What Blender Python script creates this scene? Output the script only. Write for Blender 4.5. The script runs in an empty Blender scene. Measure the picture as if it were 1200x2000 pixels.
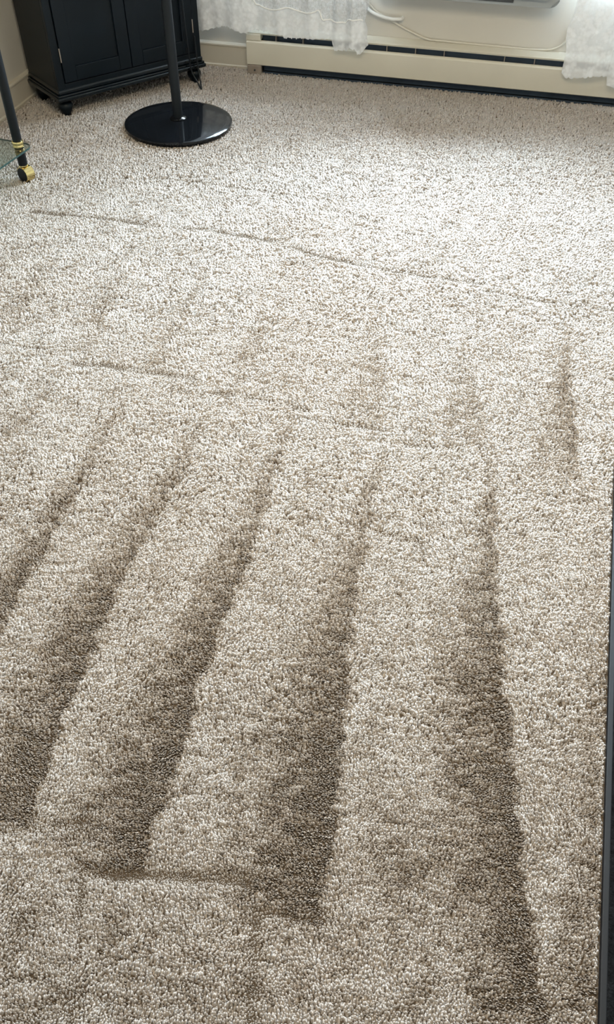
import bpy, bmesh, math, random
import numpy as np
from mathutils import Vector, Matrix

random.seed(4)
rng = np.random.default_rng(11)
SC = bpy.context.scene
COL = SC.collection
R = math.radians
PI = math.pi

# ------------------------------------------------------------------ camera
CAM_H, PITCH, ROLL, FPX = 1.28, R(46.5), R(0.5), 1600.0
fw = Vector((0, math.cos(PITCH), -math.sin(PITCH)))
rt0 = Vector((1, 0, 0))
up0 = rt0.cross(fw)
rt = rt0 * math.cos(ROLL) + up0 * math.sin(ROLL)
up = up0 * math.cos(ROLL) - rt0 * math.sin(ROLL)
cd = bpy.data.cameras.new('camera')
cam = bpy.data.objects.new('camera', cd)
COL.objects.link(cam)
cam.matrix_world = Matrix(((rt.x, up.x, -fw.x, 0), (rt.y, up.y, -fw.y, 0), (rt.z, up.z, -fw.z, CAM_H), (0, 0, 0, 1)))
cd.sensor_fit = 'AUTO'
cd.sensor_width = 36.0
cd.lens = 36.0 * FPX / 2000.0
cd.clip_start = 0.02
SC.camera = cam

# ------------------------------------------------------------------ room frame (u along the window wall, v towards it)
YAW = R(-13.6)
UX = Vector((math.cos(YAW), math.sin(YAW), 0))
VX = Vector((-math.sin(YAW), math.cos(YAW), 0))
def RM(u, v, z=0.0):
    return UX * u + VX * v + Vector((0, 0, z))

# ------------------------------------------------------------------ world and light
SC.view_settings.view_transform = 'Standard'
SC.view_settings.look = 'None'
SC.view_settings.gamma = 1.0
SC.view_settings.use_curve_mapping = False
SC.view_settings.exposure = 0.0
w = bpy.data.worlds.new('sky')
SC.world = w
w.use_nodes = True
wb = w.node_tree.nodes['Background']
wb.inputs[0].default_value = (0.80, 0.90, 1.0, 1)
wb.inputs[1].default_value = 1.6

def area(name, loc, aim, sx, sy, power, colour, spread=180):
    ld = bpy.data.lights.new(name, 'AREA')
    ld.shape = 'RECTANGLE'; ld.size = sx; ld.size_y = sy
    ld.energy = power; ld.color = colour; ld.spread = R(spread)
    o = bpy.data.objects.new(name, ld); COL.objects.link(o)
    o.location = loc
    o.rotation_euler = (Vector(aim) - Vector(loc)).to_track_quat('-Z', 'Z').to_euler()
    return o
# daylight: the bright patch of sky outside the window above the heater
area('window_daylight', RM(0.25, 5.40, 1.96), RM(-0.05, 1.6, 0.0), 3.4, 1.2, 1130, (0.735, 0.885, 1.0))
# warm fill light added over the room, out of view; no real fixture
area('warm_fill', RM(-0.1, 1.2, 2.34), RM(-0.1, 2.5, 0.0), 1.4, 1.2, 54, (1.0, 0.855, 0.60))

# ------------------------------------------------------------------ materials
def mat(name, colour, rough=0.5, metal=0.0, noise=None, bump=None, spec=0.5, coat=0.0, sheen=0.0):
    """noise = (scale, amount): procedural tone variation; bump = (scale, strength)"""
    m = bpy.data.materials.new(name); m.use_nodes = True
    nt = m.node_tree; b = nt.nodes['Principled BSDF']
    b.inputs['Base Color'].default_value = (*colour, 1)
    b.inputs['Roughness'].default_value = rough
    b.inputs['Metallic'].default_value = metal
    b.inputs['Specular IOR Level'].default_value = spec
    b.inputs['Coat Weight'].default_value = coat
    b.inputs['Coat Roughness'].default_value = 0.05
    b.inputs['Sheen Weight'].default_value = sheen
    tc = nt.nodes.new('ShaderNodeTexCoord')
    if noise:
        n = nt.nodes.new('ShaderNodeTexNoise'); n.inputs['Scale'].default_value = noise[0]; n.inputs['Detail'].default_value = 5
        nt.links.new(tc.outputs['Object'], n.inputs['Vector'])
        r = nt.nodes.new('ShaderNodeMapRange')
        r.inputs['From Min'].default_value = 0.3; r.inputs['From Max'].default_value = 0.7
        r.inputs['To Min'].default_value = 1 - noise[1]; r.inputs['To Max'].default_value = 1 + noise[1]
        nt.links.new(n.outputs['Fac'], r.inputs['Value'])
        mx = nt.nodes.new('ShaderNodeVectorMath'); mx.operation = 'SCALE'
        mx.inputs[0].default_value = colour
        nt.links.new(r.outputs['Result'], mx.inputs['Scale'])
        nt.links.new(mx.outputs['Vector'], b.inputs['Base Color'])
    if bump:
        n2 = nt.nodes.new('ShaderNodeTexNoise'); n2.inputs['Scale'].default_value = bump[0]; n2.inputs['Detail'].default_value = 3
        nt.links.new(tc.outputs['Object'], n2.inputs['Vector'])
        bp = nt.nodes.new('ShaderNodeBump'); bp.inputs['Strength'].default_value = bump[1]; bp.inputs['Distance'].default_value = 0.002
        nt.links.new(n2.outputs['Fac'], bp.inputs['Height'])
        nt.links.new(bp.outputs['Normal'], b.inputs['Normal'])
    return m

M = {}
M['wall'] = mat('cream_wall_paint', (0.62, 0.585, 0.52), 0.7, noise=(3, 0.03), bump=(60, 0.15))
M['trim'] = mat('cream_trim_paint', (0.62, 0.57, 0.48), 0.45, noise=(6, 0.03))
M['ceiling'] = mat('ceiling_paint', (0.72, 0.68, 0.62), 0.9, noise=(3, 0.02))
M['black'] = mat('black_cabinet_lacquer', (0.003, 0.007, 0.011), 0.36, noise=(9, 0.15), spec=0.25)
M['moulding'] = mat('black_polished_moulding', (0.004, 0.008, 0.012), 0.2, noise=(9, 0.15))
M['gloss'] = mat('black_gloss', (0.006, 0.007, 0.009), 0.07, noise=(12, 0.1))
M['satin'] = mat('black_satin_metal', (0.007, 0.010, 0.013), 0.42, noise=(12, 0.1), spec=0.3)
M['heater'] = mat('cream_heater_enamel', (0.70, 0.66, 0.56), 0.4, noise=(5, 0.04))
M['heater_dark'] = mat('heater_dark_inside', (0.035, 0.055, 0.085), 0.6, noise=(15, 0.2))
M['bare'] = mat('dull_bare_bracket', (0.32, 0.27, 0.23), 0.45, noise=(30, 0.1))
M['ac'] = mat('pale_grey_plastic', (0.33, 0.35, 0.355), 0.45, noise=(8, 0.02))
M['slot'] = mat('dark_slot', (0.05, 0.055, 0.06), 0.6, noise=(8, 0.1))
M['white'] = mat('white_plastic', (0.80, 0.79, 0.76), 0.4, noise=(20, 0.02))
M['cordpaint'] = mat('cord_painted_cream', (0.66, 0.62, 0.54), 0.45, noise=(20, 0.02))
M['gold'] = mat('polished_brass', (0.90, 0.74, 0.34), 0.20, 1.0, noise=(20, 0.05))
M['rubber'] = mat('black_rubber_edge', (0.003, 0.004, 0.008), 0.6, noise=(40, 0.2))
M['mat'] = mat('charcoal_mat_fabric', (0.012, 0.012, 0.013), 1.0, spec=0.03, noise=(160, 0.5), bump=(400, 0.8))
M['frame'] = mat('white_window_paint', (0.75, 0.73, 0.68), 0.5, noise=(6, 0.02))

def glass_mat(name, tint, gloss=0.10):
    m = bpy.data.materials.new(name); m.use_nodes = True
    nt = m.node_tree; nt.nodes.clear()
    out = nt.nodes.new('ShaderNodeOutputMaterial')
    tr = nt.nodes.new('ShaderNodeBsdfTransparent'); tr.inputs[0].default_value = (*tint, 1)
    gl = nt.nodes.new('ShaderNodeBsdfGlossy'); gl.inputs['Roughness'].default_value = 0.02
    lw = nt.nodes.new('ShaderNodeLayerWeight'); lw.inputs[0].default_value = 0.5
    fr = nt.nodes.new('ShaderNodeMath'); fr.operation = 'POWER'; fr.inputs[1].default_value = 4.0
    nt.links.new(lw.outputs['Facing'], fr.inputs[0])
    mx = nt.nodes.new('ShaderNodeMixShader')
    nt.links.new(fr.outputs[0], mx.inputs[0]); nt.links.new(tr.outputs[0], mx.inputs[1]); nt.links.new(gl.outputs[0], mx.inputs[2])
    nt.links.new(mx.outputs[0], out.inputs[0])
    return m
M['glass'] = glass_mat('window_glass', (0.97, 0.98, 0.98))
M['shelf_glass'] = glass_mat('green_tinted_glass', (0.80, 0.86, 0.83))
M['shelf_edge'] = mat('glass_edge_green', (0.03, 0.07, 0.065), 0.15, noise=(20, 0.1))

def lace_mat(name, colour, holes, scale):
    """sheer cloth: diffuse + translucent threads, see-through between them"""
    m = bpy.data.materials.new(name); m.use_nodes = True
    nt = m.node_tree; nt.nodes.clear(); L = nt.links.new
    out = nt.nodes.new('ShaderNodeOutputMaterial')
    tc = nt.nodes.new('ShaderNodeTexCoord')
    vo = nt.nodes.new('ShaderNodeTexVoronoi'); vo.inputs['Scale'].default_value = scale
    no = nt.nodes.new('ShaderNodeTexNoise'); no.inputs['Scale'].default_value = scale * 0.35; no.inputs['Detail'].default_value = 6
    wv = nt.nodes.new('ShaderNodeTexNoise'); wv.inputs['Scale'].default_value = scale * 2.3; wv.inputs['Detail'].default_value = 2
    for n in (vo, no, wv): L(tc.outputs['Object'], n.inputs['Vector'])
    ad = nt.nodes.new('ShaderNodeMath'); ad.operation = 'MULTIPLY_ADD'; ad.inputs[1].default_value = 2.2; L(no.outputs['Fac'], ad.inputs[0])
    vm = nt.nodes.new('ShaderNodeMath'); vm.operation = 'MULTIPLY'; vm.inputs[1].default_value = 0.45; L(vo.outputs['Distance'], vm.inputs[0]); L(vm.outputs[0], ad.inputs[2])
    ra = nt.nodes.new('ShaderNodeMapRange')
    ra.inputs['From Min'].default_value = 1.08; ra.inputs['From Max'].default_value = 1.50
    ra.inputs['To Min'].default_value = 0.02; ra.inputs['To Max'].default_value = holes
    L(ad.outputs[0], ra.inputs['Value'])
    di = nt.nodes.new('ShaderNodeBsdfDiffuse'); di.inputs[0].default_value = (*colour, 1)
    tl = nt.nodes.new('ShaderNodeBsdfTranslucent'); tl.inputs[0].default_value = (*colour, 1)
    bp = nt.nodes.new('ShaderNodeBump'); bp.inputs['Strength'].default_value = 0.7; bp.inputs['Distance'].default_value = 0.004
    L(ad.outputs[0], bp.inputs['Height']); L(bp.outputs['Normal'], di.inputs['Normal'])
    m1 = nt.nodes.new('ShaderNodeMixShader'); m1.inputs[0].default_value = 0.10; L(di.outputs[0], m1.inputs[1]); L(tl.outputs[0], m1.inputs[2])
    tr = nt.nodes.new('ShaderNodeBsdfTransparent')
    m2 = nt.nodes.new('ShaderNodeMixShader'); L(ra.outputs['Result'], m2.inputs[0]); L(m1.outputs[0], m2.inputs[1]); L(tr.outputs[0], m2.inputs[2])
    L(m2.outputs[0], out.inputs[0])
    return m
M['lace'] = lace_mat('white_lace', (0.93, 0.95, 0.99), 0.30, 60)
M['sheer'] = lace_mat('white_sheer', (0.78, 0.80, 0.84), 0.40, 200)
M['seam'] = mat('white_seam', (0.97, 0.97, 0.96), 0.8, noise=(80, 0.05))

def carpet_mat(name):
    """cut-pile yarn: one beige fibre, each tuft a touch lighter, darker or browner (attribute 'yarn')"""
    m = bpy.data.materials.new(name); m.use_nodes = True
    nt = m.node_tree; b = nt.nodes['Principled BSDF']; L = nt.links.new
    at = nt.nodes.new('ShaderNodeAttribute'); at.attribute_name = 'yarn'
    L(at.outputs['Color'], b.inputs['Base Color'])
    b.inputs['Roughness'].default_value = 0.5
    b.inputs['Specular IOR Level'].default_value = 0.5
    b.inputs['Sheen Weight'].default_value = 0.35
    b.inputs['Sheen Roughness'].default_value = 0.4
    return m
M['pile'] = carpet_mat('beige_carpet_yarn')
M['backing'] = mat('carpet_backing', (0.13, 0.095, 0.065), 0.95, noise=(220, 0.35), bump=(350, 1.0))

# ------------------------------------------------------------------ mesh helpers
def link(name, me, m, parent=None, loc=None, rotz=None, smooth=False):
    o = bpy.data.objects.new(name, me); COL.objects.link(o)
    if m is not None: me.materials.append(m)
    if parent is not None: o.parent = parent
    if loc is not None: o.location = loc
    if rotz is not None: o.rotation_euler = (0, 0, rotz)
    return o
def obj(name, bm, m, parent=None, loc=None, rotz=None, smooth=None):
    me = bpy.data.meshes.new(name)
    bmesh.ops.recalc_face_normals(bm, faces=bm.faces)
    if smooth is not None:
        for f in bm.faces: f.smooth = True
        for e in bm.edges:
            if len(e.link_faces) == 2 and e.calc_face_angle(0) > R(smooth): e.smooth = False
    bm.to_mesh(me); bm.free()
    return link(name, me, m, parent, loc, rotz)
def thing(name, label, cat, loc=(0, 0, 0), rotz=0.0, group=None):
    o = bpy.data.objects.new(name, None); COL.objects.link(o)
    o.empty_display_size = 0.05
    o.location = loc; o.rotation_euler = (0, 0, rotz); o['label'] = label; o['category'] = cat
    if group: o['group'] = group
    return o
def tag(o, label, cat, group=None):
    o['label'] = label; o['category'] = cat
    if group: o['group'] = group
    return o
def struct(o):
    o['kind'] = 'structure'; return o
def box(bm, x0, x1, y0, y1, z0, z1, bev=0.0, seg=2):
    r = bmesh.ops.create_cube(bm, size=1.0)
    vs = r['verts']
    for v in vs:
        v.co = Vector((x0 + (v.co.x + .5) * (x1 - x0), y0 + (v.co.y + .5) * (y1 - y0), z0 + (v.co.z + .5) * (z1 - z0)))
    if bev > 0:
        es = list({e for v in vs for e in v.link_edges})
        bmesh.ops.bevel(bm, geom=es, offset=bev, segments=seg, affect='EDGES', profile=0.6)
    return bm
def B(*a, **k):
    return box(bmesh.new(), *a, **k)
def lathe(bm, prof, n=32, c=(0, 0, 0)):
    """prof: list of (r, z) from bottom to top"""
    rings = []
    for r, z in prof:
        if r < 1e-6:
            rings.append([bm.verts.new((c[0], c[1], c[2] + z))])
        else:
            rings.append([bm.verts.new((c[0] + r * math.cos(2 * PI * i / n), c[1] + r * math.sin(2 * PI * i / n), c[2] + z)) for i in range(n)])
    for a, b in zip(rings, rings[1:]):
        for i in range(n):
            j = (i + 1) % n
            if len(a) == 1 and len(b) == 1: continue
            if len(a) == 1: bm.faces.new((a[0], b[i], b[j]))
            elif len(b) == 1: bm.faces.new((a[i], a[j], b[0]))
            else: bm.faces.new((a[i], a[j], b[j], b[i]))
    return bm
def tube(bm, pts, r, n=8):
    """round tube through pts (Catmull-Rom smoothed)"""
    P = [Vector(p) for p in pts]
    Q = []
    for i in range(len(P) - 1):
        p0, p1, p2, p3 = P[max(i - 1, 0)], P[i], P[i + 1], P[min(i + 2, len(P) - 1)]
        for k in range(8):
            t = k / 8
            Q.append(0.5 * ((2 * p1) + (p2 - p0) * t + (2 * p0 - 5 * p1 + 4 * p2 - p3) * t * t + (3 * p1 - p0 - 3 * p2 + p3) * t ** 3))
    Q.append(P[-1])
    rings = []
    nrm = None
    for i, q in enumerate(Q):
        d = (Q[min(i + 1, len(Q) - 1)] - Q[max(i - 1, 0)]).normalized()
        if nrm is None: nrm = d.orthogonal().normalized()
        nrm = (nrm - d * nrm.dot(d)).normalized()
        bn = d.cross(nrm)
        rings.append([bm.verts.new(q + (nrm * math.cos(2 * PI * k / n) + bn * math.sin(2 * PI * k / n)) * r) for k in range(n)])
    for a, b in zip(rings, rings[1:]):
        for k in range(n):
            j = (k + 1) % n
            bm.faces.new((a[k], a[j], b[j], b[k]))
    bm.faces.new(rings[0][::-1]); bm.faces.new(rings[-1])
    return bm
def prism(bm, outline, z0, z1, bev=0.0):
    lo = [bm.verts.new((x, y, z0)) for x, y in outline]
    hi = [bm.verts.new((x, y, z1)) for x, y in outline]
    n = len(lo)
    bm.faces.new(lo[::-1]); top = bm.faces.new(hi)
    for i in range(n): bm.faces.new((lo[i], lo[(i + 1) % n], hi[(i + 1) % n], hi[i]))
    if bev: bmesh.ops.bevel(bm, geom=list(top.edges), offset=bev, segments=2, affect='EDGES')
    return bm
def extrude_profile(bm, prof, x0, x1):
    """prof: closed (y, z) outline, extruded along x"""
    a = [bm.verts.new((x0, y, z)) for y, z in prof]; b = [bm.verts.new((x1, y, z)) for y, z in prof]
    n = len(prof)
    bm.faces.new(a[::-1]); bm.faces.new(b)
    for i in range(n): bm.faces.new((a[i], a[(i + 1) % n], b[(i + 1) % n], b[i]))
    return bm

# ------------------------------------------------------------------ room shell (meshes in u, v, z; object turned by YAW)
FLOOR_Z = -0.007          # backing; the pile tops reach about z = 0
U0, U1, V0, V1, ZC = -1.97, 2.10, -1.30, 3.76, 2.40
WU0, WU1, WZ0, WZ1 = -1.49, 1.45, 0.47, 1.95      # window opening
def shell(name, bm, m):
    return struct(obj(name, bm, m, None, (0, 0, 0), YAW))
shell('floor', B(U0 - .1, U1 + .1, V0 - .1, V1 + .1, FLOOR_Z - .08, FLOOR_Z), M['backing'])
bm = bmesh.new()
box(bm, U0 - .1, WU0, V1, V1 + .12, FLOOR_Z, ZC)
box(bm, WU1, U1 + .1, V1, V1 + .12, FLOOR_Z, ZC)
box(bm, WU0, WU1, V1, V1 + .12, FLOOR_Z, WZ0)
box(bm, WU0, WU1, V1, V1 + .12, WZ1, ZC)
shell('wall_back', bm, M['wall'])
shell('wall_left', B(U0 - .1, U0, V0, V1, FLOOR_Z, ZC), M['wall'])
shell('wall_right', B(U1, U1 + .1, V0, V1, FLOOR_Z, ZC), M['wall'])
shell('wall_front', B(U0 - .1, U1 + .1, V0 - .1, V0, FLOOR_Z, ZC), M['wall'])
shell('ceiling', B(U0 - .1, U1 + .1, V0 - .1, V1 + .12, ZC, ZC + .08), M['ceiling'])
# baseboards: flat board with a rounded bead on top and a thin shoe at the carpet
bb = [(0, FLOOR_Z), (-.016, FLOOR_Z), (-.016, .004), (-.012, .008), (-.012, .078), (-.015, .081), (-.015, .087), (-.010, .092), (0, .094)]
def bb_back(u0, u1):
    return extrude_profile(bmesh.new(), [(V1 + y, z) for y, z in bb], u0, u1)
shell('baseboard_back', bb_back(U0, -1.19), M['trim'])
bm = bmesh.new()
a = [bm.verts.new((U0 - y, V0, z)) for y, z in bb]; b = [bm.verts.new((U0 - y, V1 - .016, z)) for y, z in bb]
bm.faces.new(a[::-1]); bm.faces.new(b)
for i in range(len(bb)): bm.faces.new((a[i], a[(i + 1) % len(bb)], b[(i + 1) % len(bb)], b[i]))
shell('baseboard_left', bm, M['trim'])
# window: frame, sash bars, glass, sill
wn = bpy.data.objects.new('window_1', None); COL.objects.link(wn); struct(wn)
wn.rotation_euler = (0, 0, YAW)
bm = bmesh.new()
for x0, x1, z0, z1 in ((WU0, WU1, WZ0, WZ0 + .05), (WU0, WU1, WZ1 - .05, WZ1), (WU0, WU0 + .05, WZ0, WZ1), (WU1 - .05, WU1, WZ0, WZ1)):
    box(bm, x0, x1, V1 + .03, V1 + .08, z0, z1, .004)
obj('window_frame', bm, M['frame'], wn)
for x in (-0.52, 0.48):
    obj('mullion', B(x - .025, x + .025, V1 + .035, V1 + .075, WZ0 + .05, WZ1 - .05, .004), M['frame'], wn)
for x0, x1 in ((WU0 + .05, -.545), (-.495, .455), (.505, WU1 - .05)):
    obj('pane', B(x0, x1, V1 + .052, V1 + .056, WZ0 + .05, WZ1 - .05), M['glass'], wn)
obj('window_sill', B(WU0 - .03, WU1 + .03, V1 - .02, V1 + .03, WZ0 - .02, WZ0, .004), M['frame'], wn)

# ------------------------------------------------------------------ baseboard heater
HU0, HU1 = -1.180, 1.60
ht = thing('baseboard_heater', 'long cream baseboard heater with dark slots running along the wall under the window', 'heater', RM(HU0, V1 - .06, 0), YAW)
HL = HU1 - HU0; D = 0.06     # local: x along wall, y 0 = front face, y D = wall
obj('back_panel', B(.002, HL, D - .006, D - .001, FLOOR_Z, .150), M['heater_dark'], ht)
obj('front_panel', extrude_profile(bmesh.new(), [(-.002, .034), (.004, .030), (.006, .030), (.006, .120), (.012, .125), (.010, .128), (.003, .125), (-.001, .120)], 0, HL), M['heater'], ht)
obj('top_rail', extrude_profile(bmesh.new(), [(D - .001, .168), (D - .001, .152), (.020, .152), (.006, .150), (.004, .156), (.014, .160), (D - .010, .166)], -.002, HL), M['heater'], ht)
e = obj('end_cap', B(-.002, .062, .001, D - .002, .127, .1515, .003), M['heater'], ht)
obj('end_plate', B(-.003, .001, .004, D - .001, .030, .152), M['heater'], ht)
fo = obj('foot_bracket', B(0, .062, -.004, .018, FLOOR_Z, .031, .003), M['bare'], ht)
fo['label'] = 'dull grey metal foot bracket'
sc_ = bmesh.new(); lathe(sc_, [(0, 0), (.004, 0), (.004, .003), (0, .004)], 12); bmesh.ops.rotate(sc_, verts=sc_.verts, cent=(0, 0, 0), matrix=Matrix.Rotation(R(90), 3, 'X')); bmesh.ops.translate(sc_, verts=sc_.verts, vec=(.034, -.004, .012))
obj('screw', sc_, M['slot'], fo)
for x in (-1.053, -.934, -.574, -.454, -.335, -.089, .031, .34, .62, .9):
    k = x - HU0
    obj('divider', B(k - .0015, k + .0015, .012, .050, .124, .153), M['bare'], ht)
tb = bmesh.new(); tube(tb, [(.05, .036, .075), (HL / 2, .036, .075), (HL, .036, .075)], .011, 12)
obj('heating_pipe', tb, M['bare'], ht)
obj('lower_lip', B(.065, HL, .010, .020, FLOOR_Z, .003, .001), M['heater_dark'], ht)
obj('inner_plate', B(.065, HL, .030, .034, .003, .150), M['heater_dark'], ht)

# ------------------------------------------------------------------ lace curtains
def curtain(name, label, hem, u0, u1, vbase, folds, ztop, seam_dz, tears=0.004):
    """hem: list of (u, z) of the lower edge; folds(u) -> v offset"""
    root = thing(name, label, 'curtain', RM((u0 + u1) / 2, vbase, 0), YAW, None)
    uc = (u0 + u1) / 2
    us = np.array([h[0] for h in hem]); zs = np.array([h[1] for h in hem])
    n = 150
    uu = np.linspace(u0, u1, n)
    hz = np.interp(uu, us, zs) + tears * np.sin(uu * 260) * 0.5 + tears * 0.5 * np.sin(uu * 611 + 1)
    def surf(rows, zlo, zhi, push=0.0):
        b = bmesh.new(); g = []
        for i, u in enumerate(uu):
            col_ = []
            for k in range(rows + 1):
                t = k / rows
                z = zlo[i] + (zhi[i] - zlo[i]) * t
                q = folds(u, z)
                edge = edge_shift(u, z)
                col_.append(b.verts.new((u + edge - uc, q - push, z)))
            g.append(col_)
        for i in range(n - 1):
            for k in range(rows): b.faces.new((g[i][k], g[i + 1][k], g[i + 1][k + 1], g[i][k + 1]))
        return b
    def edge_shift(u, z):
        s = 0.0
        if name == 'lace_curtain':
            d = 1 - min(abs(u - u_free) / .06, 1)
            s = d * (.008 * math.sin(z * 38 + 1.0) + .004 * math.sin(z * 90))
        return s
    u_free = u1 if u1 < 0 else u0
    sz = hz * 0 + np.array([seam_dz(u) for u in uu])
    sz = np.maximum(sz, hz + .05)
    top = np.full(n, ztop)
    obj('lace_border', surf(14, hz, sz), M['lace'], root, smooth=80)
    obj('sheer_panel', surf(30, sz, top), M['sheer'], root, smooth=80)
    pts = [(u + edge_shift(u, s) - uc, folds(u, s) - .002, s) for u, s in zip(uu[::3], sz[::3])]
    obj('seam', tube(bmesh.new(), pts, .0030, 6), M['seam'], root, smooth=60)
    obj('curtain_rod', tube(bmesh.new(), [(u0 - uc - .03, 0, ztop), (0, 0, ztop), (u1 - uc + .03, 0, ztop)], .010, 12), M['white'], root, smooth=60)
    return root
hemL = [(-1.49, .150), (-1.42, .154), (-1.365, .160), (-1.31, .172), (-1.265, .184), (-1.225, .176), (-1.19, .164), (-1.172, .163), (-1.14, .177), (-1.07, .173), (-1.010, .168), (-1.002, .157), (-.90, .164), (-.803, .170), (-.788, .130), (-.735, .130), (-.722, .146), (-.70, .143), (-.684, .124), (-.668, .121), (-.655, .165)]
def foldL(u, z):
    a = .006 * math.sin(u * 38) + .005 * math.sin(u * 17 + 1.3) + .003 * math.sin(u * 95 + z * 6)
    if u > -.80: a -= .012 * (1 - math.exp(-(u + .80) * 60)) + .010 * math.sin((u + .80) * 92)
    return a
def seamL(u):
    if u < -1.13: return .285 + .02 * math.sin(u * 9)
    if u < -.84: return .258 + .012 * math.cos((u + .985) * 22) ** 2 + .02 * max(0, abs(u + .985) - .11) * 4
    if u < -.80: return .24
    if u < -.74: return .235
    return .25
curtain('lace_curtain', 'white lace curtain left of the air conditioner with long uneven ragged hem', hemL, -1.445, -.652, V1 - .095, foldL, 1.98, seamL)
hemR = [(.138, .150), (.150, .120), (.166, .100), (.21, .108), (.26, .119), (.318, .122), (.322, .094), (.36, .084), (.45, .10), (.60, .11), (.78, .12), (.97, .11), (1.1, .13)]
def foldR(u, z):
    a = .006 * math.sin(u * 41 + .8) + .005 * math.sin(u * 19) + .002 * math.sin(u * 120 + z * 8)
    if u > .319: a -= .012
    return a
curtain('lace_curtain', 'white lace curtain with scalloped edge right of the air conditioner', hemR, .138, 1.1, V1 - .095, foldR, 1.98, lambda u: .60)

# ------------------------------------------------------------------ air conditioner under the window and the white cords
ac = thing('air_conditioner', 'pale grey air conditioner casing with rounded corner set into the wall above the heater', 'air conditioner', RM(-.33, V1, .338), YAW)
# local: x along wall (-.43 .. .41), y negative = into the room, z up
def rrect(w0, w1, z0, z1, r, n=6):
    o = []
    for cx, cz, a0 in ((w1 - r, z0 + r, -90), (w1 - r, z1 - r, 0), (w0 + r, z1 - r, 90), (w0 + r, z0 + r, 180)):
        for k in range(n + 1):
            a = R(a0 + 90 * k / n); o.append((cx + r * math.cos(a), cz + r * math.sin(a)))
    return o
def face_prism(outline, y0, y1, bev):
    b = bmesh.new(); prism(b, outline, 0, y1 - y0, bev)
    for v in b.verts: v.co = Vector((v.co.x, -y0 - v.co.z, v.co.y))
    return b
obj('casing', face_prism(rrect(-.30, .412, .0, .28, .03), 0.0, .085, .010), M['ac'], ac, smooth=40)
obj('front_grille', face_prism(rrect(-.275, .385, .028, .255, .02), .085, .100, .008), M['ac'], ac, smooth=40)
for k in range(5):
    obj('louver', B(-.24, .22, -.106, -.099, .06 + k * .036, .072 + k * .036, .002), M['slot'], ac)
obj('air_slot', B(-.22, .24, -.089, -.084, .010, .019, .001), M['slot'], ac)
c1 = tube(bmesh.new(), [RM(-.700, 3.745, .30), RM(-.666, 3.742, .268), RM(-.622, 3.738, .250), RM(-.569, 3.738, .241), RM(-.530, 3.742, .242), RM(-.522, 3.765, .243)], .0065, 10)
tag(obj('power_cord', c1, M['white'], smooth=60), 'short thick white cord on the wall beside the left curtain', 'cord')
c2 = tube(bmesh.new(), [RM(-.69, 3.75, .315), RM(-.64, 3.754, .262), RM(-.574, 3.754, .233), RM(-.512, 3.754, .206), RM(-.424, 3.754, .176), RM(-.359, 3.754, .172), RM(-.17, 3.754, .170), RM(.036, 3.754, .170), RM(.100, 3.754, .180), RM(.135, 3.754, .208), RM(.150, 3.754, .26)], .0040, 8)
tag(obj('cable', c2, M['cordpaint'], smooth=60), 'thin pale cable sagging across the wall above the heater', 'cable')

# ------------------------------------------------------------------ black corner cabinet
CA = R(38.5); CW, CD = 0.683, 0.285
cab = thing('cabinet', 'black two-door cabinet on bun feet set across the room corner', 'cabinet', (-.978, 3.340, 0), CA)
def bun(cx, cy):
    return lathe(bmesh.new(), [(0, -.005), (.014, -.005), (.017, .002), (.024, .012), (.029, .024), (.029, .034), (.024, .042), (.016, .046), (.022, .050), (.026, .056), (0, .056)], 24, (cx, cy, 0))
for cx, cy in ((.040, .040), (CW - .040, .040), (.040, CD - .045), (CW - .040, CD - .045)):
    obj('foot', bun(cx, cy), M['black'], cab, smooth=50)
bm = bmesh.new()
box(bm, 0, CW, 0, CD, .055, .070, .006, 3)
box(bm, .005, CW - .005, .005, CD, .070, .078, .003)
box(bm, .009, CW - .009, .009, CD, .078, .096, .008, 3)
obj('base_moulding', bm, M['moulding'], cab, smooth=35)
X0, X1, Y0, Y1, Z0, Z1 = .014, CW - .014, .014, CD, .094, 1.02
T = .018
obj('side_panel', B(X0, X0 + T, Y0 + T, Y1, Z0, Z1, .002), M['black'], cab)
obj('side_panel', B(X1 - T, X1, Y0 + T, Y1, Z0, Z1, .002), M['black'], cab)
obj('back_panel', B(X0 + T, X1 - T, Y1 - .012, Y1 - .002, Z0, Z1), M['black'], cab)
obj('bottom_panel', B(X0 + T, X1 - T, Y0 + T, Y1 - .012, Z0, Z0 + T), M['black'], cab)
bm = bmesh.new()
box(bm, -.004, CW + .004, -.004, CD + .002, Z1, Z1 + .026, .008, 3)
obj('top_board', bm, M['black'], cab, smooth=35)
obj('stile', B(X0, X0 + .030, Y0, Y0 + T, Z0, Z1, .002), M['black'], cab)
obj('stile', B(X1 - .030, X1, Y0, Y0 + T, Z0, Z1, .002), M['black'], cab)
obj('bottom_rail', B(X0 + .030, X1 - .030, Y0, Y0 + T, Z0, Z0 + .020, .002), M['black'], cab)
obj('top_rail', B(X0 + .030, X1 - .030, Y0, Y0 + T, Z1 - .05, Z1, .002), M['black'], cab)
dx0, dx1, dz0, dz1 = X0 + .033, X1 - .033, Z0 + .023, Z1 - .053
dm = (dx0 + dx1) / 2
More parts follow.
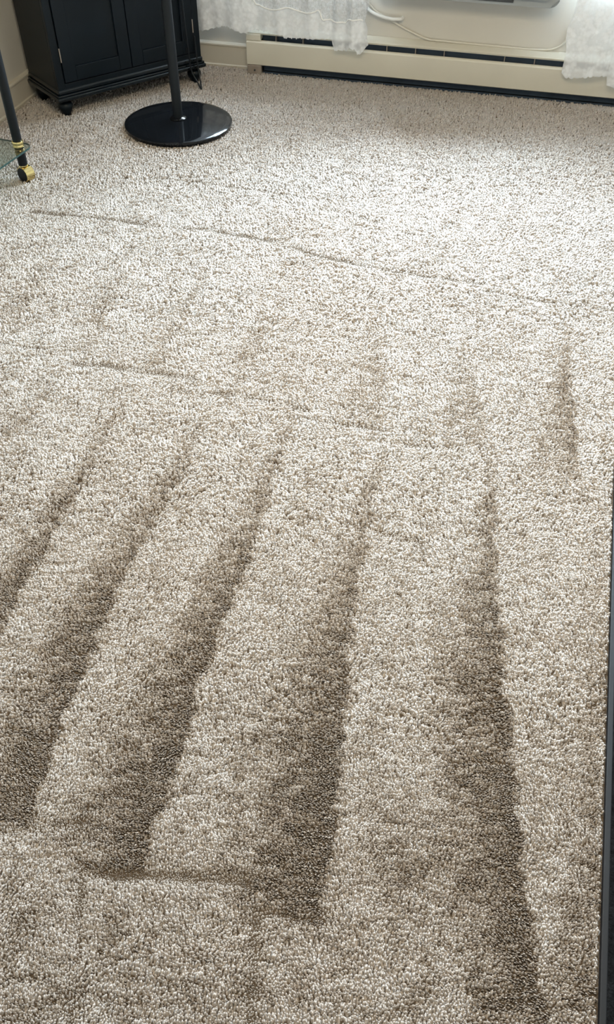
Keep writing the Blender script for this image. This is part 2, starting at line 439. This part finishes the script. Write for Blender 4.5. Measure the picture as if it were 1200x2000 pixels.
for a0, a1, hx in ((dx0, dm - .0015, dx0), (dm + .0015, dx1, dx1)):
    bm = bmesh.new(); f = .052
    box(bm, a0, a0 + f, Y0 - .004, Y0 + T - .002, dz0, dz1, .003)
    box(bm, a1 - f, a1, Y0 - .004, Y0 + T - .002, dz0, dz1, .003)
    box(bm, a0 + f, a1 - f, Y0 - .004, Y0 + T - .002, dz0, dz0 + f, .003)
    box(bm, a0 + f, a1 - f, Y0 - .004, Y0 + T - .002, dz1 - f, dz1, .003)
    door = obj('door', bm, M['black'], cab)
    bm = bmesh.new(); box(bm, a0 + f - .004, a1 - f + .004, Y0 + .004, Y0 + .012, dz0 + f - .004, dz1 - f + .004)
    obj('door_panel', bm, M['black'], door)
    bm = bmesh.new(); lathe(bm, [(0, -.016), (.005, -.016), (.005, -.006), (.010, 0), (.011, .006), (.006, .011), (0, .012)], 16)
    bmesh.ops.rotate(bm, verts=bm.verts, cent=(0, 0, 0), matrix=Matrix.Rotation(R(90), 3, 'X'))
    kx = (a1 - .026) if hx == dx0 else (a0 + .026)
    bmesh.ops.translate(bm, verts=bm.verts, vec=(kx, Y0 - .018, .62))
    obj('knob', bm, M['satin'], door, smooth=40)
    s = -1 if hx == dx0 else 1
    for zz in (.215, .86):
        hb = bmesh.new(); tube(hb, [(hx + s * .0015, Y0 - .003, zz - .024), (hx + s * .0015, Y0 - .003, zz), (hx + s * .0015, Y0 - .003, zz + .024)], .0022, 8)
        h = obj('hinge', hb, M['bare'], door, smooth=60); h['label'] = 'small dull metal hinge barrel'

# black cord hanging over the cabinet's lower moulding
def cabp(x, y, z):
    return Matrix.Rotation(CA, 4, 'Z') @ Vector((x, y, z)) + Vector((-.978, 3.340, 0))
cp = [cabp(.585, -.008, .42), cabp(.590, -.008, .25), cabp(.597, -.010, .10), cabp(.602, -.010, .055), cabp(.612, -.030, .020), cabp(.612, -.052, .000), cabp(.612, -.058, -.002), cabp(.618, -.050, .001), cabp(.628, -.030, .018), cabp(.634, -.012, .055), cabp(.636, -.004, .10), cabp(.637, .003, .18)]
tag(obj('cord', tube(bmesh.new(), cp, .0032, 8), M['satin'], smooth=60), 'thin black cord dangling in a loop at the right foot of the cabinet', 'cord')

# ------------------------------------------------------------------ floor lamp: wide round base and straight pole
LC = (-.512, 3.285)
lamp = thing('floor_lamp', 'black floor lamp pole standing on a wide glossy round base', 'lamp', (LC[0], LC[1], 0))
obj('base', lathe(bmesh.new(), [(0, -.005), (.195, -.005), (.205, .000), (.2075, .006), (.2075, .014), (.2045, .0155), (.199, .0175), (.185, .0190), (.165, .0208), (.14, .0226), (.11, .0243), (.07, .0258), (.03, .0265), (0, .0265)], 128), M['gloss'], lamp, smooth=25)
obj('collar', lathe(bmesh.new(), [(.0188, .026), (.030, .026), (.031, .029), (.027, .032), (.0188, .034)], 40), M['gloss'], lamp, smooth=40)
obj('pole', lathe(bmesh.new(), [(0, .022), (.0182, .022), (.0182, 1.62), (0, 1.62)], 40), M['satin'], lamp, smooth=40)
obj('lamp_shade', lathe(bmesh.new(), [(.019, 1.60), (.05, 1.61), (.12, 1.66), (.17, 1.73), (.172, 1.735), (.166, 1.735), (.115, 1.67), (.05, 1.62), (0, 1.615)], 48), M['satin'], lamp, smooth=40)

# ------------------------------------------------------------------ tea cart at the left edge: black legs, brass casters, glass shelf
CT = (-.990, 2.808)
cart = thing('tea_cart', 'black tube cart with glass shelf and brass casters at the left wall', 'cart', (CT[0], CT[1], 0), R(-20.0))
legs = [(0, 0), (-.36, -.02), (.0, -.55), (-.36, -.57)]
legs = [(0, 0), (-.27, 0), (0, -.60), (-.27, -.60)]
for lx, ly in legs:
    lg = obj('leg', lathe(bmesh.new(), [(0, .049), (.0145, .049), (.0158, .052), (.0158, .74), (.012, .75), (0, .752)], 28, (lx, ly, 0)), M['satin'], cart, smooth=40)
    cl = obj('collar', lathe(bmesh.new(), [(.0150, .112), (.0185, .112), (.0190, .115), (.0175, .119), (.0175, .121), (.0195, .124), (.0200, .128), (.0185, .131), (.0150, .131)], 32, (lx, ly, 0)), M['gold'], cart, smooth=40)
    cl['label'] = 'polished brass collar'
    # caster: stem, wheel and brass hood
    ca = obj('caster', lathe(bmesh.new(), [(0, .040), (.008, .040), (.008, .047), (.016, .047), (.016, .050), (0, .050)], 20, (lx, ly, 0)), M['gold'], cart, smooth=40)
    ca['label'] = 'brass hooded caster'
    def disc(r, w0, w1, a0=0, a1=360, inner=0.0, n=28):
        b = bmesh.new(); full = (a1 - a0) >= 360
        if full:
            lathe(b, [(0, w0), (r - .002, w0), (r, w0 + .002), (r, w1 - .002), (r - .002, w1), (0, w1)], n)
        else:
            out = [(r * math.cos(R(a0 + (a1 - a0) * k / n)), r * math.sin(R(a0 + (a1 - a0) * k / n))) for k in range(n + 1)]
            inn = [(inner * math.cos(R(a1 - (a1 - a0) * k / n)), inner * math.sin(R(a1 - (a1 - a0) * k / n))) for k in range(n + 1)]
            prism(b, out + inn, w0, w1)
        # axis z -> local x of the cart
        for v in b.verts: v.co = Vector((v.co.z, v.co.x, v.co.y))
        bmesh.ops.rotate(b, verts=b.verts, cent=(0, 0, 0), matrix=Matrix.Rotation(R(74), 3, 'Z'))
        bmesh.ops.translate(b, verts=b.verts, vec=(lx + .003, ly - .003, .0195))
        return b
    obj('wheel', disc(.0235, -.017, .017), M['satin'], ca, smooth=40)
    obj('hood', disc(.0262, -.0145, .0195, 30, 285, .0238), M['gold'], ca, smooth=40)
# glass shelf with rounded corners wrapping the legs
def glass_outline(x0, x1, y0, y1, r, n=8):
    o = []
    for cx, cy, a0 in ((x1 - r, y0 + r, -90), (x1 - r, y1 - r, 0), (x0 + r, y1 - r, 90), (x0 + r, y0 + r, 180)):
        for k in range(n + 1):
            a = R(a0 + 90 * k / n); o.append((cx + r * math.cos(a), cy + r * math.sin(a)))
    return o
go = glass_outline(-.31, .036, -.64, .036, .034)
for zz in (.104, .70):
    sh = obj('glass_shelf', prism(bmesh.new(), go, zz, zz + .006), M['shelf_glass'], cart)
    sh.data.materials.append(M['shelf_edge'])
    for p in sh.data.polygons:
        if abs(p.normal.z) < .5: p.material_index = 1

# ------------------------------------------------------------------ dark mat at the right edge of the floor
ma = Vector((.6305, 1.106)); mb = Vector((.4010, .263))
md = (ma - mb).normalized(); mang = math.atan2(md.y, md.x)
mat0 = mb - md * .25
dmt = thing('door_mat', 'flat charcoal mat with black rubber edge lying on the carpet at right', 'mat', (mat0.x, mat0.y, 0), mang)
ML, MW = 1.40, .55      # local x along the edge, local -y to the right
bm = bmesh.new()
for a in ((0, ML, -.0095, 0), (0, ML, -MW, -MW + .0095), (0, .0095, -MW + .0095, -.0095), (ML - .0095, ML, -MW + .0095, -.0095)):
    box(bm, a[0], a[1], a[2], a[3], FLOOR_Z, .0045, .0015)
obj('rubber_edge', bm, M['rubber'], dmt)
obj('mat_surface', B(.009, ML - .009, -MW + .009, -.009, FLOOR_Z, .0035), M['mat'], dmt)

# ------------------------------------------------------------------ carpet pile
# The nap was brushed by a vacuum: every tuft leans, and the stroke marks are changes of lean.
# Marks are floor polylines in metres (x, y).  STROKES: sharp edge, nap reversed to the left of it, fading out over a width.
def PX(px, py):
    """floor point seen at a pixel of the photograph: how the marks were measured"""
    d = fw + rt * ((px - 600) / FPX) - up * ((py - 1000) / FPX)
    t = -CAM_H / d.z
    return (d.x * t, d.y * t)
STROKES = [  # [(px, py, width_px, strength)...]
    [(95, 765, 20, .35), (45, 825, 40, .5), (0, 880, 60, .5)],
    [(250, 780, 14, .5), (182, 905, 40, .7), (125, 1005, 60, .8), (65, 1120, 80, .8), (0, 1240, 100, .8)],
    [(410, 800, 12, .35), (355, 925, 40, .6), (295, 1015, 70, .75), (220, 1180, 110, .9), (150, 1350, 150, .9), (90, 1495, 190, .9), (62, 1600, 190, .9)],
    [(575, 820, 14, .4), (540, 910, 40, .6), (495, 1060, 80, .75), (435, 1220, 110, .9), (390, 1350, 150, .9), (345, 1495, 190, .9), (300, 1625, 200, .9), (285, 1700, 200, .9)],
    [(755, 870, 14, .4), (735, 970, 40, .5), (705, 1110, 90, .7), (690, 1260, 160, .8), (675, 1440, 220, .85), (654, 1604, 250, .9), (633, 1780, 240, .9)],
    [(962, 900, 16, .7), (967, 1015, 36, .8), (972, 1120, 80, .8), (980, 1200, 130, .85), (992, 1350, 190, .95), (1005, 1500, 190, .95), (1025, 1700, 190, .85), (1045, 1850, 180, .8), (1056, 2000, 170, .8)],
    [(1112, 620, 14, .5), (1117, 700, 40, .7), (1120, 800, 75, .8), (1130, 880, 110, .7), (1138, 950, 110, .3)],
    [(945, 575, 30, .35), (938, 650, 40, .35), (937, 720, 70, .5), (940, 800, 90, .5), (945, 870, 80, .3)],
    [(752, 600, 30, .2), (750, 690, 80, .35), (745, 820, 110, .35)],
    [(100, 515, 40, .35), (70, 580, 60, .4), (30, 645, 70, .4)],
    [(240, 530, 30, .35), (215, 600, 70, .4), (180, 680, 90, .3)],
    [(420, 490, 14, .3), (390, 570, 40, .4), (345, 660, 70, .4), (320, 715, 80, .4)],
    [(555, 590, 20, .25), (525, 650, 50, .3), (480, 700, 50, .3)],
    [(780, 380, 40, .25), (760, 430, 50, .3)],
    [(905, 400, 40, .3), (895, 470, 50, .25), (850, 530, 60, .25)],
    [(1190, 1100, 60, .25), (1182, 1350, 90, .35), (1170, 1650, 90, .4), (1160, 2000, 110, .5)],
]
CREASES = [  # [(px, py)...], half width in m, strength
    ([(60, 412), (190, 424), (300, 440), (400, 447), (480, 460), (560, 475), (600, 492), (685, 512), (775, 530), (900, 547), (945, 553)], .008, 1.0),
    ([(945, 566), (1050, 586), (1200, 606)], .006, .8),
    ([(290, 346), (400, 356), (500, 371), (600, 386), (640, 392)], .006, .8),
    ([(560, 395), (640, 407), (690, 420), (735, 433)], .007, .8),
    ([(680, 436), (735, 447)], .006, .9),
    ([(770, 446), (800, 457), (845, 466)], .005, .6),
    ([(690, 314), (780, 322), (875, 338)], .006, .6),
    ([(640, 330), (700, 342), (780, 357)], .006, .5),
    ([(1000, 350), (1055, 359), (1110, 366)], .006, .6),
    ([(0, 670), (45, 676), (90, 681)], .006, .6),
    ([(135, 708), (210, 712), (280, 725), (380, 738)], .010, 1.0),
    ([(425, 766), (470, 772), (525, 781), (600, 800)], .009, .9),
    ([(600, 818), (680, 828), (750, 840)], .007, .8),
    ([(750, 864), (825, 868), (900, 876)], .008, .8),
    ([(440, 712), (480, 702), (525, 684)], .006, .5),
    ([(725, 1036), (775, 1045), (840, 1068)], .007, .6),
    ([(0, 1628), (83, 1614), (160, 1606)], .008, .9),
    ([(158, 1702), (208, 1709), (292, 1710), (358, 1714), (480, 1722)], .010, .9),
    ([(160, 1690), (154, 1750), (152, 1854), (142, 1917), (133, 2000)], .007, .9),
    ([(500, 1790), (497, 1880), (490, 2000)], .009, .8),
    ([(500, 1778), (583, 1794), (637, 1793)], .008, .8),
    ([(760, 1100), (790, 1180), (800, 1230)], .005, .4),
    ([(810, 605), (840, 640), (868, 655)], .005, .5),
    ([(825, 600), (855, 632), (885, 652)], .005, .4),
]
LIGHTS = [  # soft brushed-up areas: (px, py, rx_px, ry_px, amount); negative amount = nap flattened towards the viewer
    (780, 1680, 90, 120, -.3), (980, 690, 60, 40, .5), (580, 430, 240, 40, .2),
    (80, 1850, 150, 130, .3), (330, 1870, 150, 130, .3), (720, 1900, 150, 120, .25),
]
MATQ = [(mat0.x, mat0.y), (md.x, md.y)]

def seg_dist(P, a, b):
    a = np.array(a); b = np.array(b); ab = b - a
    t = np.clip(((P - a) @ ab) / (ab @ ab), 0, 1)
    q = a + t[:, None] * ab
    d = P - q
    side = ab[0] * (P[:, 1] - a[1]) - ab[1] * (P[:, 0] - a[0])    # >0 left of a->b
    return np.hypot(d[:, 0], d[:, 1]), side, t

def smooth_noise(P, cell, seed):
    r = np.random.default_rng(seed); N = 256
    g = r.random((N, N))
    x = P[:, 0] / cell[0]; y = P[:, 1] / cell[1]
    xi = np.floor(x).astype(int); yi = np.floor(y).astype(int)
    fx = x - xi; fy = y - yi
    fx = fx * fx * (3 - 2 * fx); fy = fy * fy * (3 - 2 * fy)
    a = g[xi % N, yi % N]; b = g[(xi + 1) % N, yi % N]; c = g[xi % N, (yi + 1) % N]; d = g[(xi + 1) % N, (yi + 1) % N]
    return (a * (1 - fx) + b * fx) * (1 - fy) + (c * (1 - fx) + d * fx) * fy - .5

def tone_field(P):
    """1 = nap brushed towards the camera side (reads dark), 0 = brushed towards the window; and crease depth"""
    T = np.zeros(len(P)); Cr = np.zeros(len(P))
    wob = smooth_noise(P, (.03, .03), 5) * .017 + smooth_noise(P, (.11, .11), 7) * .012 + smooth_noise(P, (.011, .011), 6) * .016
    for st in STROKES:
        pts = [PX(p[0], p[1]) for p in st]
        wds = []
        for p in st:
            a = PX(p[0], p[1]); b = PX(p[0] - p[2], p[1]); wds.append(math.hypot(a[0] - b[0], a[1] - b[1]))
        best = np.full(len(P), 9.0); val = np.zeros(len(P))
        for i in range(len(pts) - 1):
            d, side, t = seg_dist(P, pts[i], pts[i + 1])
            # polylines run from the far end to the near end: the band lies on their right-hand side (image left)
            s = np.where(side < 0, d, -d) + wob
            wd = wds[i] + (wds[i + 1] - wds[i]) * t
            sg = st[i][3] + (st[i + 1][3] - st[i][3]) * t
            k = np.clip(1 - s / wd, 0, 1) ** .95 * np.clip((s + .006) / .013, 0, 1) * sg
            # do not wrap round the ends
            a = np.array(pts[i]); ab = np.array(pts[i + 1]) - a; tt = ((P - a) @ ab) / (ab @ ab)
            if i == 0: k = k * np.clip(1 + tt * np.hypot(*ab) / .03, 0, 1)
            if i == len(pts) - 2: k = k * np.clip(1 + (1 - tt) * np.hypot(*ab) / .03, 0, 1)
            near = d < best
            val = np.where(near, k, val); best = np.minimum(best, d)
        T = np.maximum(T, val)
    for pl, hw, sg in CREASES:
        pts = [PX(*p) for p in pl]
        d = np.full(len(P), 9.0); sd = np.zeros(len(P))
        for i in range(len(pts) - 1):
            dd, side, t = seg_dist(P, pts[i], pts[i + 1])
            d = np.minimum(d, dd)
        brk = np.clip(.85 + 1.1 * smooth_noise(P, (.035, .035), 8), .45, 1)
        Cr = np.maximum(Cr, brk * sg * np.exp(-((d + wob * .3) / (hw * (1.1 + .16 * P[:, 1]))) ** 2))
    for px, py, rx, ry, am in LIGHTS:
        c = PX(px, py); a = PX(px + rx, py); b = PX(px, py - ry)
        r1 = math.hypot(a[0] - c[0], a[1] - c[1]); r2 = math.hypot(b[0] - c[0], b[1] - c[1])
        g = np.exp(-((P[:, 0] - c[0]) / r1) ** 2 - ((P[:, 1] - c[1]) / r2) ** 2)
        T = T - am * g
    return np.clip(T, -.4, 1), Cr

# WIDE: tufts are flattened, wider across the nap than along it
def scatter(y0, y1, step, WIDE, fade0=0.0, fade1=0.0, outer=False):
    """jittered grid over the floor in view with a margin; outer = the coarser rest of the room's floor"""
    a, b = y0 - fade0 / 2, y1 + fade1 / 2
    ys = np.arange(a, b, step * .92 / WIDE)
    out = []
    for k, y in enumerate(ys):
        half = .46 + .262 * y
        lim = half + .75 if outer else half
        xs = np.arange(-lim, lim, step * WIDE) + (step * WIDE / 2 if k % 2 else 0)
        if outer and y > .16: xs = xs[np.abs(xs) > half]
        out.append(np.stack([xs, np.full_like(xs, y)], 1))
    P = np.concatenate(out)
    P += rng.normal(0, step * .24, P.shape) * np.array([WIDE, 1 / WIDE])
    # neighbouring bands are mixed at random over the fade width
    q = np.ones(len(P))
    if fade0: q = np.minimum(q, (P[:, 1] - a) / fade0)
    if fade1: q = np.minimum(q, (b - P[:, 1]) / fade1)
    P = P[rng.random(len(P)) < q]
    u = P @ np.array([UX.x, UX.y]); v = P @ np.array([VX.x, VX.y])
    keep = (u > U0 + .02) & (u < U1 - .02) & (v < V1 - .018) & ~((u > HU0) & (v > V1 - .05))
    lx = (P - np.array(MATQ[0])) @ np.array(MATQ[1]); ly = (P - np.array(MATQ[0])) @ np.array([-md.y, md.x])
    keep &= ~((lx > -.001) & (lx < ML) & (ly < .003) & (ly > -MW))
    keep &= np.hypot(P[:, 0] - LC[0], P[:, 1] - LC[1]) > .196
    spots = [(CT[0] - .002, CT[1] - .006, .022)] + [(*cabp(x, y, 0).xy, .018) for x in (.040, CW - .040) for y in (.040, CD - .045)]
    for sx, sy, sr in spots: keep &= np.hypot(P[:, 0] - sx, P[:, 1] - sy) > sr
    return P[keep]

def build_pile(name, bands):
    VV, FF, CC = [], [], []
    off = 0
    K, rings = 3, 2
    for (y0, y1, step, WIDE, f0, f1, outer) in bands:
        P = scatter(y0, y1, step, WIDE, f0, f1, outer)
        ridge = max(.0052, 1.35 * step)
        n = len(P)
        T, Cr = tone_field(P)
        # lean: away from the camera (towards the window) where T = 0, back towards it where T = 1
        lean = TUFT_LEAN_LIGHT + (TUFT_LEAN_DARK - TUFT_LEAN_LIGHT) * np.clip(T, 0, 1) + np.minimum(T, 0) * R(14)
        lean = lean + rng.normal(0, R(9), n) + smooth_noise(P, (.022, .008), 21) * R(46)
        az = R(90) + YAW + rng.normal(0, R(14), n) + smooth_noise(P, (.06, .06), 22) * R(60)
        L = (.0064 + .0008 * np.clip(P[:, 1], 0, 2)) * (1 + rng.normal(0, .10, n)) * (1 + smooth_noise(P, (.016, .007), 23) * .45) * (1 - .85 * Cr)
        rad = step * (.60 if outer else FAT) * (1 + rng.normal(0, .12, n)) * (1 - .45 * Cr)
        # yarn ends cling together in short wavy ridges across the nap
        amp = np.clip(smooth_noise(P, (.05, .05), 41) + .75, .3, 1.1)
        ph = P[:, 1] / ridge + 1.6 * smooth_noise(P, (.012, .009), 42) + 2.6 * smooth_noise(P, (.05, .03), 43)
        fr = ph - np.floor(ph) - .5
        P = P.copy(); P[:, 1] -= fr * ridge * .38 * amp
        L = L * (1 + amp * (.38 * np.cos(2 * PI * fr) - .05))
        lean = lean + amp * fr * R(55)
        dx = np.cos(az); dy = np.sin(az)
        # centre line: root upright, then bending over
        prof = {2: [(0.0, .80), (.68, 1.0)], 3: [(0.0, .75), (.45, .98), (.82, .92)]}[rings]
        a0 = rng.random(n) * 2 * PI
        cols = YARN[None, :] * (1 + rng.normal(0, .10, n))[:, None]
        cols = cols * (1 + smooth_noise(P, (.35, .35), 31)[:, None] * np.array([.06, .10, .14]))
        V = np.zeros((n, K * rings + 1, 3), np.float32)
        def centre(s):
            h = L * s
            ang = lean * min(1.0, .35 + .75 * s)
            return np.stack([P[:, 0] + dx * np.sin(ang) * h, P[:, 1] + dy * np.sin(ang) * h, FLOOR_Z + np.cos(ang) * h], 1), ang
        for j, (s, rr) in enumerate(prof):
            c, ang = centre(s)
            e1 = np.stack([-dy, dx, 0 * dx], 1)
            e2 = np.stack([dx * np.cos(ang), dy * np.cos(ang), -np.sin(ang)], 1)
            for k in range(K):
                th = a0 + 2 * PI * k / K + j * .5
                V[:, j * K + k] = c + (e1 * (WIDE * 1.1 * np.cos(th))[:, None] + e2 * (np.sin(th) / WIDE)[:, None]) * (rad * rr)[:, None]
        c, ang = centre(1.0)
        V[:, -1] = c
        f = []
        for j in range(rings - 1):
            for k in range(K):
                a, b = j * K + k, j * K + (k + 1) % K
                f += [(a, b, b + K), (a, b + K, a + K)]
        for k in range(K):
            f.append(((rings - 1) * K + k, (rings - 1) * K + (k + 1) % K, K * rings))
        f = np.array(f, np.int32)
        nv = K * rings + 1
        FF.append((f[None] + (np.arange(n) * nv)[:, None, None] + off).reshape(-1, 3))
        VV.append(V.reshape(-1, 3))
        CC.append(np.repeat(cols, nv, axis=0))
        off += n * nv
    V = np.concatenate(VV); F = np.concatenate(FF).astype(np.int32); C = np.clip(np.concatenate(CC), 0, 1)
    me = bpy.data.meshes.new(name)
    me.vertices.add(len(V)); me.vertices.foreach_set('co', V.astype(np.float32).ravel())
    me.loops.add(F.size); me.loops.foreach_set('vertex_index', F.ravel())
    me.polygons.add(len(F)); me.polygons.foreach_set('loop_start', np.arange(0, F.size, 3, dtype=np.int32))
    me.polygons.foreach_set('use_smooth', np.ones(len(F), bool))
    ca = me.color_attributes.new('yarn', 'FLOAT_COLOR', 'POINT')
    ca.data.foreach_set('color', np.concatenate([C, np.ones((len(C), 1))], 1).astype(np.float32).ravel())
    me.update(calc_edges=True)
    o = link(name, me, M['pile'])
    o['kind'] = 'stuff'
    return o

YARN = np.array([0.520, 0.452, 0.402])
FAT = .44
TUFT_LEAN_LIGHT, TUFT_LEAN_DARK = R(39), R(-33)
pile = build_pile('carpet_pile', [
    (.16, .75, .0031, 1.6, 0, .25, False), (.75, 1.25, .0038, 1.65, .25, .3, False),
    (1.25, 2.0, .0046, 1.7, .3, .3, False), (2.0, 2.8, .0058, 1.6, .3, .3, False),
    (2.8, 4.2, .0072, 1.35, .3, 0, False), (-.35, 3.9, .0112, 1.35, 0, 0, True)])
tag(pile, 'beige cut-pile carpet with vacuum stroke marks covering the whole floor', 'carpet')

# ------------------------------------------------------------------ square the room up with the world axes
TURN = Matrix.Rotation(-YAW, 4, 'Z')
bpy.context.view_layer.update()
for o in [o for o in COL.objects if o.parent is None]:
    o.matrix_world = TURN @ o.matrix_world
